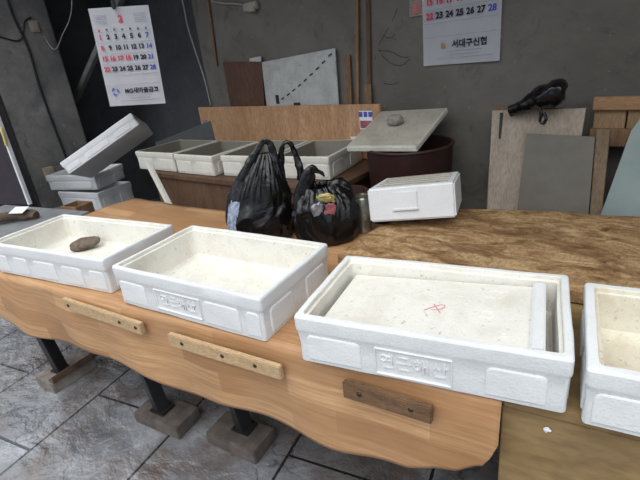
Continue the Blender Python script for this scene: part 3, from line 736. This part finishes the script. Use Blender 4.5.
# ---------------------------------------------------------------- maroon tub, lid, stone
st = empty('wooden_stool', (-1.205, 2.085, 0), (0, 0, 0), 'low wooden stool standing under the maroon tub', 'stool')
bm = bmesh.new(); box(bm, (0, 0, .205), (.40, .40, .03), bevel=.003); obj('seat', bm, M['post'], st)
for x in (-.16, .16):
    for y in (-.16, .16):
        bm = bmesh.new(); box(bm, (x, y, .095), (.04, .04, .19)); obj('leg', bm, M['post'], st)
tb = empty('rubber_tub', (-1.212, 2.085, .222), (0, 0, 0), 'large round maroon rubber tub with foam lid propped on top', 'tub')
bm = bmesh.new(); prof = [(.17, 0), (.185, .01), (.205, .35), (.222, .68), (.226, .70), (.214, .70), (.210, .68), (.195, .35), (.175, .03)]
lathe(bm, prof, 48); obj('tub_body', bm, M['tub'], tb)
bm = bmesh.new(); lathe(bm, [(.221, .690), (.228, .691), (.230, .697), (.228, .703), (.222, .705), (.214, .701), (.214, .690)], 48, cap=False); obj('tub_rim', bm, M['tubrim'], tb)
rb = empty('rubber_bowl', (-1.345, 1.68, .60), (0, 0, 0), 'reddish brown round bowl partly hidden behind the squat black bag', 'bowl')
bm = bmesh.new(); lathe(bm, [(.07, 0), (.08, .005), (.105, .11), (.113, .155), (.118, .158), (.118, .168), (.105, .168), (.095, .11), (.07, .015)], 36); obj('bowl_body', bm, M['tubrim'], rb)
sk = empty('wooden_crate', (-1.345, 1.68, 0), (0, 0, R(3)), 'upturned wooden crate carrying the reddish bowl', 'crate')
bm = bmesh.new(); box(bm, (0, 0, .585), (.16, .20, .02)); obj('top_board', bm, M['post'], sk)
for x in (-.068, .068):
    bm = bmesh.new(); box(bm, (x, 0, .2875), (.02, .18, .575)); obj('side_board', bm, M['post'], sk)
ld = empty('lid_slab', (-1.285, 2.10, .995), (R(15), R(-1.5), R(5.5)), 'grimy foam lid tilted on the maroon tub with a pale stone on it', 'lid')
bm = bmesh.new(); box(bm, (0, 0, 0), (.385, .43, .024), bevel=.005)
obj('lid_board', bm, [M['lid']], ld)
bm = bmesh.new()
for sx in (-1, 1): box(bm, (sx * .183, 0, -.004), (.028, .436, .030), bevel=.005)
box(bm, (0, -.208, -.004), (.394, .024, .030), bevel=.005); obj('lid_edge', bm, M['foam_dirty'], ld)
stone('stone', (-1.305, 2.11, 1.038), (.042, .034, .030), (0, 0, R(20)), M['stone_pale'], 'pale grey stone weighing down the tilted foam lid', 5)

# ---------------------------------------------------------------- boards leaning at right
def sheet(name, pts, t, m, label, cat='board', bevel=.001):
    bm = bmesh.new(); quadslab(bm, pts, t, (0, 1, 0), bevel=bevel); o = obj(name, bm, m); return tag(o, label, cat)
def yz(z, y1=2.27, z1=1.08, y0=2.08, z0=.0): return y0 + (y1 - y0) * (z - z0) / (z1 - z0)
sheet('plywood_sheet', [(-.825, yz(0) + .02, .002), (-.49, yz(0) + .02, .002), (-.475, yz(1.07) + .02, 1.062), (-.858, yz(1.1) + .02, 1.075)], .008, M['ply_brown'], 'brown board edge showing behind the pale plywood sheet')
sheet('plywood_sheet', [(-.800, yz(0), .002), (-.455, yz(0), .002), (-.448, yz(1.06), 1.066), (-.852, yz(1.06), 1.058)], .009, M['ply'], 'pale plywood sheet leaning on wall under the hung black bag')
bm = bmesh.new(); quadslab(bm, [(-.806, yz(.93) - .004, .93), (-.797, yz(.93) - .004, .93), (-.797, yz(1.05) - .004, 1.05), (-.812, yz(1.05) - .004, 1.05)], .003, (0, 1, 0))  # dark strip added in place of an open handle slot
o = obj('slot_strip', bm, M['metal_dark']); tag(o, 'thin dark strip standing in for the handle slot on the plywood left edge', 'wire')
sheet('hardboard_sheet', [(-.665, yz(0) - .05, .002), (-.325, yz(0) - .05, .002), (-.392, yz(.95) - .03, .955), (-.672, yz(.95) - .03, .962)], .006, M['hardboard'], 'grey brown hardboard sheet leaning in front of the plywood')
bm = bmesh.new(); quadslab(bm, [(-.325, yz(0) - .03, .002), (-.28, yz(0) - .03, .002), (-.343, yz(.99) - .02, .985), (-.392, yz(.99) - .02, .985)], .018, (0, 1, 0), bevel=.002)
o = obj('wooden_post', bm, M['post']); tag(o, 'narrow weathered wooden post right of the hardboard sheet', 'post')
pl = empty('wooden_pallet', (-.05, 2.30, 0), (R(-2), 0, 0), 'wooden pallet with orange top rail standing behind the glass', 'pallet')
for z, hh, m in ((1.078, .055, 'orange_wood'), (.935, .075, 'stick'), (.5, .07, 'post'), (.06, .07, 'post')):
    bm = bmesh.new(); box(bm, (0, -.02, z), (.76, .02, hh), bevel=.002); obj('rail', bm, M[m], pl)
for x, zb in ((-.315, .89), (-.19, .89), (-.065, .89), (.06, .89), (.19, .02), (.32, .02)):
    bm = bmesh.new(); box(bm, (x, .0, (zb + 1.05) / 2), (.118, .016, 1.05 - zb), bevel=.002); obj('slat', bm, M['slat'], pl)
bm = bmesh.new(); box(bm, (-.36, .0, .46), (.04, .016, .86), bevel=.002); obj('slat', bm, M['slat'], pl)
sheet('glass_pane', [(-.42, yz(0) - .09, .002), (.45, yz(0) - .09, .002), (.42, yz(1) - .05, 1.06), (-.23, yz(1) - .05, 1.06), (-.265, yz(.98) - .05, .985)], .006, M['glass'], 'greenish glass pane leaning at the right edge', 'glass')

# crumpled bag on the plywood's top edge
hb = empty('crumpled_bag', (-.62, 2.235, 1.070), (0, R(-13), 0), 'crumpled black plastic bag lying on top of the pale plywood sheet', 'bag')
bm = bmesh.new()
p = smooth_path([(-.135, 0, .020), (-.10, 0, .024), (-.055, -.004, .034), (-.01, -.01, .045), (.04, -.012, .052), (.085, -.01, .052), (.105, -.005, .045)], 8); n_ = len(p)
rr = [interp([(0, .030), (.12, .026), (.4, .040), (.62, .060), (.85, .062), (1, .03)], i / (n_ - 1)) for i in range(n_)]
tube(bm, p, rr, 40, flat=.85, updir=(0, 0, 1))
for v in bm.verts:
    q = v.co.copy(); v.co += noise.noise_vector(q * 22) * .010 + noise.noise_vector(q * 60) * .004
obj('bag_body', bm, M['bag'], hb, smooth=50)
bm = bmesh.new(); tube(bm, smooth_path([(.01, -.045, .02), (.012, -.055, -.02), (.005, -.055, -.045), (.018, -.055, -.058), (.03, -.055, -.04), (.022, -.05, -.015)], 6), .007, 8, nz=.002); obj('bag_handle', bm, M['bag'], hb)

# ---------------------------------------------------------------- left stack and corner
LG = 'grey white foam crates stacked in the left corner'
cr1 = crate('foam_crate', .52, .34, .160, (-3.95, 1.56, .404), (0, R(-1), R(12.5)), 'grey white foam crate, lower one of the left corner stack', group=LG, mats=('foam_grey', 'foam_grey'), seed=20, front=[(-.4, .4)])
cr2 = crate('foam_crate', .50, .36, .125, (-4.08, 1.575, .572), (R(1), R(1), R(24)), 'grey white foam crate, upper level one of the left corner stack', group=LG, mats=('foam_grey', 'foam_grey'), seed=21, front=[(-.4, .4)])
fr = Euler((R(69.458), R(-26.138), R(57.124))).to_matrix()
fx, fy, fz = fr.col[0], fr.col[1], fr.col[2]
Rm = Matrix((fx, -fz, fy)).transposed()
org = Vector((-3.628, 1.702, .850)) + fr @ Vector((0, -.05, .203))
cr3 = crate('foam_crate', .62, .40, .10, (0, 0, 0), (0, 0, 0), 'foam crate tipped diagonally on top of the left corner stack', group=LG, mats=('foam_grey', 'foam_grey'), seed=22, rim=.04)
cr3.matrix_world = Matrix.Translation(org) @ Rm.to_4x4()
ls = empty('low_bench', (-3.98, 1.50, 0), (0, 0, R(10)), 'low grey bench under the left corner crates', 'bench')
bm = bmesh.new(); box(bm, (0, 0, .385), (.74, .50, .03), bevel=.004); obj('bench_top', bm, M['pot_metal'], ls)
for x in (-.33, .33):
    for y in (-.2, .2):
        bm = bmesh.new(); box(bm, (x, y, .185), (.04, .04, .37)); obj('leg', bm, M['metal_dark'], ls)
bm = bmesh.new(); quadslab(bm, [(-3.90, 2.10, .30), (-3.15, 2.22, .30), (-3.19, 2.24, .985), (-3.94, 2.12, .80)], .04, (0, 1, 0), bevel=.004)
o = obj('grey_slab', bm, M['grey_paint']); o.location = (0, .08, -.298); o.scale = (1, 1, 1)
bpy.data.meshes[o.data.name]
for v in o.data.vertices:
    if v.co.z > .5: v.co.z += .298
tag(o, 'dark grey slab leaning behind the leftmost back crate', 'slab')

lc = empty('side_counter', (-3.55, .82, -.03), (0, 0, R(14)), 'grey topped counter at the left edge of the picture', 'counter')
bm = bmesh.new(); box(bm, (0, 0, .605), (.98, .46, .03), bevel=.004); obj('counter_top', bm, M['pot_metal'], lc)
for x in (-.44, .42):
    for y in (-.19, .19):
        bm = bmesh.new(); box(bm, (x, y, .31), (.04, .04, .56)); obj('leg', bm, M['metal_dark'], lc)
bm = bmesh.new()
tube(bm, smooth_path([(-.17, -.02, .035), (-.08, .0, .040), (.02, .01, .044), (.11, .0, .036), (.16, -.02, .026)], 8), [.030 + .010 * math.sin(i * .1) for i in range(33)], 20, flat=.8)
for v in bm.verts: v.co += noise.noise_vector(v.co * 22) * .010
rl = empty('rolled_sack', (-3.46, .79, .592), (0, 0, R(52)), 'rolled brown sack with a white slip, on the left counter', 'sack')
obj('sack_roll', bm, M['cloth_brown'], rl, smooth=60)
bm = bmesh.new(); box(bm, (.07, -.02, .078), (.11, .07, .003), rot=(R(18), 0, R(-25))); o = obj('paper_slip', bm, M['paper'], rl)
wc = empty('small_wooden_box', (-3.50, 1.22, .43), (0, 0, R(14)), 'small brown wooden box below the left corner crates', 'box')
bm = bmesh.new()
bw = empty('plank_stand', (-3.50, 1.22, 0), (0, 0, R(14)), 'plain wooden stand under the small brown box', 'stand')
for x in (-.07, .07):
    b_ = bmesh.new(); box(b_, (x, 0, .205), (.02, .12, .41)); obj('upright', b_, M['post'], bw)
b_ = bmesh.new(); box(b_, (0, 0, .419), (.18, .14, .018)); obj('shelf', b_, M['post'], bw)
box(bm, (0, 0, .01), (.17, .14, .016))
for sx in (-1, 1): box(bm, (sx * .08, 0, .08), (.012, .14, .13))
for sy in (-1, 1): box(bm, (0, sy * .064, .08), (.15, .012, .13))
obj('box_body', bm, M['stick'], wc)

# dark panel with white edging at far left
dp = empty('dark_panel', (-3.99, 1.06, .620), (0, 0, R(20)), 'dark purple panel with white edge standing at the left counter', 'panel')
bm = bmesh.new(); box(bm, (-.16, 0, .36), (.52, .02, .72), bevel=.002); obj('panel_board', bm, M['purple'], dp)
bm = bmesh.new(); box(bm, (.11, -.002, .36), (.018, .03, .72), bevel=.003); obj('white_edge', bm, M['white_trim'], dp)
dp.location = (-3.93, .985, .592)
bm = bmesh.new(); box(bm, (0, 0, 0), (.018, .014, .13), bevel=.003); o = obj('yellow_clip', bm, M['yellow'], dp); o.location = (.125, -.02, .51); o.rotation_euler = (0, R(8), 0)

# ---------------------------------------------------------------- wall fittings, cables
def cable(name, pts, r, m, label, cat='cable'):
    bm = bmesh.new(); tube(bm, smooth_path(pts, 8), r, 8); o = obj(name, bm, m, smooth=70); return tag(o, label, cat)
cable('wall_pipe', [(-3.00, 2.390, 2.25), (-3.032, 2.388, 1.85), (-3.05, 2.388, 1.6), (-3.069, 2.388, 1.393)], .010, M['stick'], 'thin brown pipe on the wall left of the junction box', 'pipe')
cable('pale_cord', [(-3.40, 2.385, 2.2), (-3.34, 2.383, 1.89), (-3.33, 2.38, 1.7), (-3.298, 2.38, 1.53), (-3.25, 2.382, 1.3), (-3.237, 2.382, 1.10)], .006, M['cord'], 'pale cord hanging down the wall beside the brown pipe')
cable('pale_cord', [(-2.99, 2.388, 1.835), (-2.85, 2.386, 1.80), (-2.75, 2.386, 1.785), (-2.66, 2.386, 1.765)], .006, M['cord'], 'white cable running into the junction box')
jb = empty('junction_box', (-2.575, 2.383, 1.745), (0, 0, 0), 'small beige junction box high on the wall', 'box')
bm = bmesh.new(); box(bm, (0, 0, 0), (.14, .03, .05), bevel=.006); obj('box_body', bm, M['beige'], jb)
bm = bmesh.new(); box(bm, (.02, -.018, -.02), (.07, .012, .03), bevel=.003); obj('connector', bm, M['beige'], jb)
wm = bmesh.new()
for st in ([(-1.58, 1.40), (-1.52, 1.47), (-1.47, 1.53), (-1.44, 1.58)], [(-1.58, 1.38), (-1.50, 1.37), (-1.42, 1.335), (-1.36, 1.33)], [(-1.56, 1.36), (-1.50, 1.31), (-1.43, 1.29), (-1.37, 1.32)],
           [(-1.53, 1.45), (-1.49, 1.44), (-1.46, 1.46)], [(-1.60, 1.33), (-1.585, 1.40), (-1.56, 1.37)], [(-1.55, 1.20), (-1.50, 1.19), (-1.45, 1.20)]):
    tube(wm, smooth_path([(x, 2.3998, z) for x, z in st], 6), .0022, 6, flat=.3, updir=(0, 1, 0), nz=.002)
o = obj('scuff_marks', wm, M['hardboard_dark'], bpy.data.objects['wall_back'], smooth=60)
# on the left pillar (face at x = -4.52)
PX = -4.512
cable('pillar_pipe', [(PX, 1.57, 2.15), (PX, 1.565, 1.95), (PX, 1.60, 1.70), (PX, 1.59, 1.40), (PX, 1.60, 1.05), (PX, 1.62, .7)], .010, M['black'], 'black pipe running down the grey pillar', 'pipe')
cable('black_cord', [(PX, 1.37, 1.82), (PX, 1.46, 1.78), (PX, 1.55, 1.76), (PX, 1.60, 1.82), (PX, 1.64, 1.90), (PX, 1.70, 1.93)], .006, M['black'], 'thin black cord looped across the grey pillar')
cable('hanging_wire', [(PX + .01, 1.75, 1.78), (-4.35, 1.72, 1.68), (-4.1, 1.66, 1.66), (-3.8, 1.60, 1.72), (-3.4, 1.55, 1.86), (-3.1, 1.5, 2.2)], .003, M['cord'], 'thin pale wire sagging from pillar toward the hung calendar', 'wire')
bm = bmesh.new(); box(bm, (0, 0, 0), (.014, .07, .09), bevel=.004); box(bm, (.008, 0, -.012), (.01, .04, .03), bevel=.002)
o = obj('pillar_switch', bm, M['beige']); o.location = (PX, 1.70, 1.86); tag(o, 'small brown switch high on the grey pillar', 'switch')
bm = bmesh.new(); box(bm, (0, 0, 0), (.05, .08, .13), bevel=.006); box(bm, (.027, 0, .02), (.008, .05, .05), bevel=.003)
o = obj('outlet_box', bm, M['beige']); o.location = (PX + .02, 1.43, .66); tag(o, 'pale outlet box low on pillar beside stacked crates', 'outlet')
bm = bmesh.new(); p, q = Vector((-4.92, 1.98, 1.18)), Vector((-2.70, 2.25, 2.70)); dz = q - p
box(bm, (p + q) / 2, (.05, .05, dz.length), rot=dz.to_track_quat('Z', 'Y').to_matrix(), bevel=.004)
o = obj('diagonal_brace', bm, M['pillar']); tag(o, 'grey diagonal brace behind the hung calendar', 'brace')

# ---------------------------------------------------------------- calendars
def calendar(name, loc, rot, label, W, H, logo, brand, full=True):
    """sheet in local XZ plane, facing -Y, origin at the centre"""
    t = empty(name, loc, rot, label, 'calendar')
    bm = bmesh.new(); NXc, NYc = 10, 16
    g = [[bm.verts.new((-W / 2 + W * i / NXc, .004 * math.sin(i * .5) * (1 - j / NYc), -H / 2 + H * j / NYc)) for j in range(NYc + 1)] for i in range(NXc + 1)]
    for i in range(NXc):
        for j in range(NYc): bm.faces.new((g[i][j], g[i + 1][j], g[i + 1][j + 1], g[i][j + 1]))
    bmesh.ops.solidify(bm, geom=bm.faces, thickness=.002)
    obj('calendar_sheet', bm, M['paper'], t, smooth=60)
    bk, rd, bl, gy = bmesh.new(), bmesh.new(), bmesh.new(), bmesh.new()
    def put(bm_, s, size, x, z, bold=.0): text_into(bm_, s, size, Matrix.Translation((x, -.0055, z)) @ Matrix.Rotation(R(90), 4, 'X'), bold=bold)
    cw = W * .132; x0 = -3 * cw; z0 = H * .5 - H * .285; rh = H * .108; fs = W * .098
    for c in range(7):
        for r_ in range(4):
            d = r_ * 7 + c + 1; b_ = rd if (c == 0 or d in (16, 17, 18)) else (bl if c == 6 else bk)
            put(b_, str(d), fs, x0 + c * cw, z0 - r_ * rh, .0018)
    for c, s in enumerate('일월화수목금토'): put(rd if c == 0 else (bl if c == 6 else bk), s, fs * .42, x0 + c * cw, z0 + rh * .62, .0006)
    put(rd, '2', fs * 1.5, 0, z0 + rh * 1.55, .002)
    for sx in (-1, 1):                                   # small side months as rows of fine grey lines
        for k in range(5): box(gy, (sx * W * .33, -.0055, z0 + rh * (1.25 + k * .18)), (W * .20, .0008, .0025))
    for r_ in range(6): box(gy, (0, -.0055, z0 + rh * .48 - r_ * rh), (W * .94, .0008, .0012))
    for k, ww in ((0, .45), (1, .38), (2, .7)): box(gy, (W * .06, -.0055, -H * .5 + H * (.105 - k * .026)), (W * ww, .0008, .0022))
    put(bk, brand, W * .098, W * .125, -H * .5 + H * .155, .0012)
    lm = bmesh.new(); lx, lz = (-W * .34, -H * .5 + H * .155) if logo != 'ball' else (-W * .22, -H * .5 + H * .155)
    if logo == 'ball':
        lathe(lm, [(.012 * W / .4, 0), (.012 * W / .4, .001)], 20); bmesh.ops.rotate(lm, verts=lm.verts, cent=(0, 0, 0), matrix=Matrix.Rotation(R(90), 3, 'X')); bmesh.ops.translate(lm, verts=lm.verts, vec=(lx, -.005, lz))
        obj('logo', lm, M['orange_wood'], t)
    else:
        for a in (90, 210, 330):                         # three bent arrows chasing round
            pts = [Vector((lx + math.cos(R(a + k)) * .017 * W / .33, -.006, lz + math.sin(R(a + k)) * .017 * W / .33)) for k in range(10, 91, 20)]
            tube(lm, pts, [.0055, .0055, .005, .004, .001], 6, flat=.2, updir=(0, 1, 0))
        obj('logo', lm, M['ink_blue'], t)
    obj('black_dates', bk, M['ink'], t, smooth=0); obj('red_dates', rd, M['ink_red'], t, smooth=0)
    obj('blue_dates', bl, M['ink_blue'], t, smooth=0); obj('grey_lines', gy, M['ink_grey'], t, smooth=0)
    return t
calendar('wall_calendar', (-1.075, 2.386, 1.583), (0, R(0), 0), 'white calendar on the back wall, its upper part out of frame', .412, .610, 'ball', '서대구신협')
cal = calendar('wall_calendar', (-2.634, 1.438, 1.498), (0, R(3.0), R(40)), 'white calendar hung by a black clip at upper left, whole month shown', .335, .520, 'arrows', 'MG새마을금고')
hk = empty('hanging_clip', (-2.625, 1.425, 1.78), (0, 0, R(40)), 'black clip and string holding the left calendar', 'clip')
bm = bmesh.new(); box(bm, (0.0, -.004, -.012), (.022, .014, .045), bevel=.004); obj('clip', bm, M['black'], hk)
bm = bmesh.new(); tube(bm, smooth_path([(0, 0, .0), (-.008, 0, .04), (.006, 0, .2), (.0, 0, .92)], 6), .004, 8); obj('string', bm, M['black'], hk)
ps = empty('small_poster', (-1.318, 2.392, 1.60), (0, 0, 0), 'small paper notice left of the back wall calendar', 'poster')
bm = bmesh.new(); box(bm, (0, 0, 0), (.085, .003, .14)); obj('paper_sheet', bm, M['stone_pale'], ps)
bm = bmesh.new()
for k in range(5): box(bm, (0, -.002, -.058 + k * .012), (.055, .001, .004))
obj('print_lines', bm, M['ink_red'], ps)
